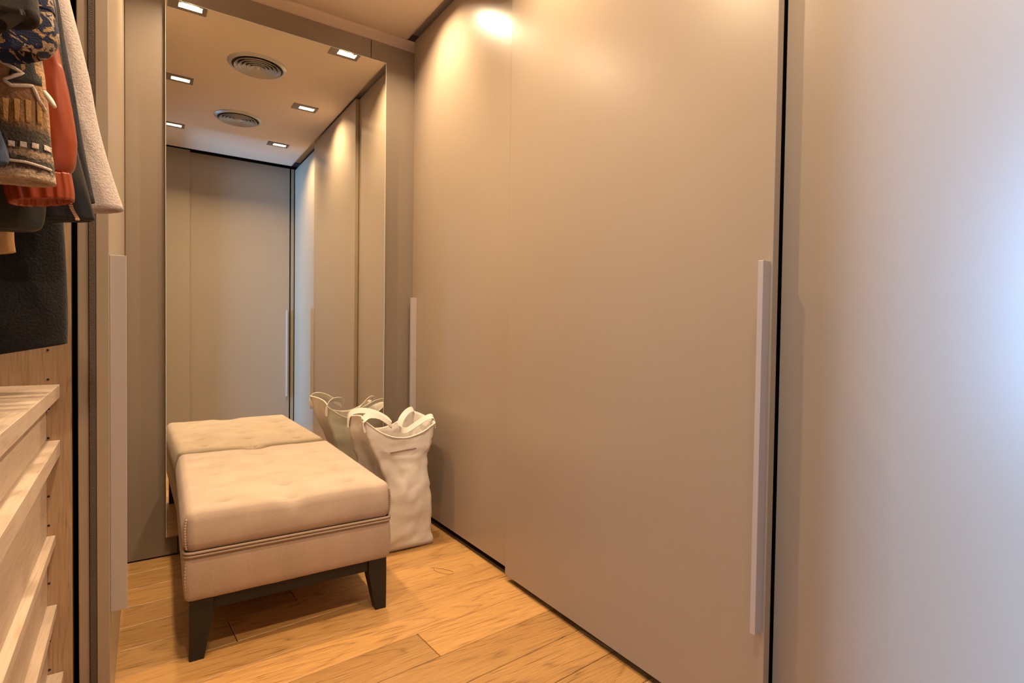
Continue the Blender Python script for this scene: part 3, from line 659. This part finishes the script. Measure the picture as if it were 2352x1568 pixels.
# gathered orange cuff
y, L = G['cuff']; W5(ob('elastic_cuff', sleeve_mesh(y, L, 0.030, n=120, fold=0.001, seed=1, hollow=0.008, gather=0.0022), GM['orange'], g5, True))
# knit motifs: raised pale stripes on the front of the cardigan sleeve
WH = mat('off_white_yarn', (0.62, 0.52, 0.45), 0.95, bump=0.8, bscale=400); HORN = mat('pale_horn', (0.75, 0.68, 0.52), 0.35); CH = mat('charcoal_yarn', (0.045, 0.045, 0.042), 0.95, bump=0.9, bscale=400)
TANY = mat('gold_tan_yarn', (0.50, 0.28, 0.10), 0.95, bump=0.8, bscale=400)
def on_knit(x, z, T=0.026, y=0.90, off=0.001):
    L = G['knit'][1]; zz = [(a[1]+a[3])/2 for a in L]; k = 0
    xl, xr = -0.185, None
    for i in range(len(L)-1):
        if zz[i] >= z >= zz[i+1]: u = (zz[i]-z)/(zz[i]-zz[i+1]); xr = L[i][2]*(1-u)+L[i+1][2]*u
    if xr is None: xr = L[0][2] if z > zz[0] else L[-1][2]
    c = ((x-(xl+xr)/2)/((xr-xl)/2)); c = max(-0.99, min(0.99, c)); c = math.copysign(abs(c)**1.25, c)
    return Vector((x, y-(T*max(0.0, 1-c*c)**0.45)-off-0.0014, z))
def yarn(P, r, material, name='knit_motif'):
    pts = []
    for a, b in zip(P, P[1:]):
        for i in range(6): u = i/6; pts.append(on_knit(a[0]+(b[0]-a[0])*u, a[1]+(b[1]-a[1])*u))
    pts.append(on_knit(*P[-1])); bm = bmesh.new(); tube(bm, pts, r, 6); return W3(ob(name, bm, material, g3, True))
def patch(P, material, name='knit_motif'):
    bm = bmesh.new(); top = []
    n = 8
    A = [on_knit(P[0][0]+(P[1][0]-P[0][0])*i/n, P[0][1]+(P[1][1]-P[0][1])*i/n, off=0.0004) for i in range(n+1)]
    B = [on_knit(P[3][0]+(P[2][0]-P[3][0])*i/n, P[3][1]+(P[2][1]-P[3][1])*i/n, off=0.0004) for i in range(n+1)]
    rows = []
    for k in range(7):
        u = k/6; rows.append([bm.verts.new(on_knit((A[i].lerp(B[i], u)).x, (A[i].lerp(B[i], u)).z, off=0.0004)) for i in range(n+1)])
    for a, b in zip(rows, rows[1:]):
        for i in range(n): bm.faces.new((a[i], a[i+1], b[i+1], b[i]))
    r = bmesh.ops.extrude_face_region(bm, geom=bm.faces[:]); bmesh.ops.translate(bm, vec=(0, 0.0008, 0), verts=[g for g in r['geom'] if isinstance(g, bmesh.types.BMVert)])
    return W3(ob(name, bm, material, g3, True))
patch([(-0.128, 1.268), (-0.108, 1.275), (-0.106, 1.236), (-0.136, 1.229)], CH)
yarn([(-0.165, 1.256), (-0.144, 1.257), (-0.129, 1.266), (-0.120, 1.264), (-0.146, 1.253)], 0.0019, WH)
yarn([(-0.146, 1.253), (-0.122, 1.243), (-0.139, 1.230), (-0.132, 1.225), (-0.114, 1.231), (-0.108, 1.216), (-0.103, 1.207)], 0.0021, WH)
for i in range(5):     # ladder of tan wedges above the border
    x = -0.147+0.0098*i
    patch([(x-0.0026, 1.207+0.002*i), (x+0.0026, 1.207+0.002*i), (x+0.0018, 1.180+0.002*i), (x-0.0018, 1.180+0.002*i)], TANY)
for i in range(5):
    x = -0.143+0.0105*i
    patch([(x-0.003, 1.1585+0.0022*i*0.6), (x+0.003, 1.1585+0.0022*i*0.6), (x+0.003, 1.1520+0.0022*i*0.6), (x-0.003, 1.1520+0.0022*i*0.6)], WH)
yarn([(-0.170, 1.1365), (-0.148, 1.136), (-0.120, 1.137), (-0.098, 1.134)], 0.0016, WH)
def toggle(a, b):
    a, b = Vector(a), Vector(b); bm = bmesh.new(); tube(bm, [a.lerp(b, i/8) for i in range(9)], 0.002, 10, rad=[0.0012+0.0022*math.sin(PI*(0.1+0.8*i/8)) for i in range(9)]); W3(ob('horn_toggle', bm, HORN, g3, True))
toggle((-0.1035, 0.882, 1.229), (-0.0925, 0.876, 1.210)); toggle((-0.1195, 0.868, 1.2765), (-0.1105, 0.868, 1.2735))
# zips with teeth and pull ends on the black leather jacket
ZM = mat('pale_brass_teeth', (0.75, 0.60, 0.45), 0.3, metal=0.8)
def zipper(P):
    pts = spline([(x, 1.12-0.0285, z) for x, z in P], 6); bm = bmesh.new()
    tot = 16
    for i in range(tot):
        f = i/(tot-1)*(len(pts)-1); k = min(int(f), len(pts)-2); p = pts[k].lerp(pts[k+1], f-k)
        box(bm, p.x-0.0024, p.x+0.0024, p.y-0.0012, p.y+0.0012, p.z-0.0007, p.z+0.0007)
    p = pts[-1]; box(bm, p.x-0.0028, p.x+0.0028, p.y-0.0016, p.y+0.0016, p.z-0.0035, p.z-0.0008, 0.0005)
    bm2 = bm; o = W6(ob('zip', bm2, ZM, g6)); o['kind'] = 'stuff'; o['label'] = 'pale brass zip teeth'
zipper([(-0.1365, 1.132), (-0.137, 1.118), (-0.140, 1.106)]); zipper([(-0.099, 1.142), (-0.096, 1.124), (-0.089, 1.109)])
for i in range(6):
    z = 1.405-0.05*i; x = -0.121+0.0042*i
    bm = bmesh.new(); r = bmesh.ops.create_uvsphere(bm, u_segments=10, v_segments=6, radius=0.0032); bmesh.ops.translate(bm, vec=(x, 1.12-0.017, z), verts=r['verts']); W6(ob('stud', bm, mat('dull_stud', (0.12, 0.11, 0.11), 0.3, metal=0.7) if i == 0 else bpy.data.materials['dull_stud'], g6, True))
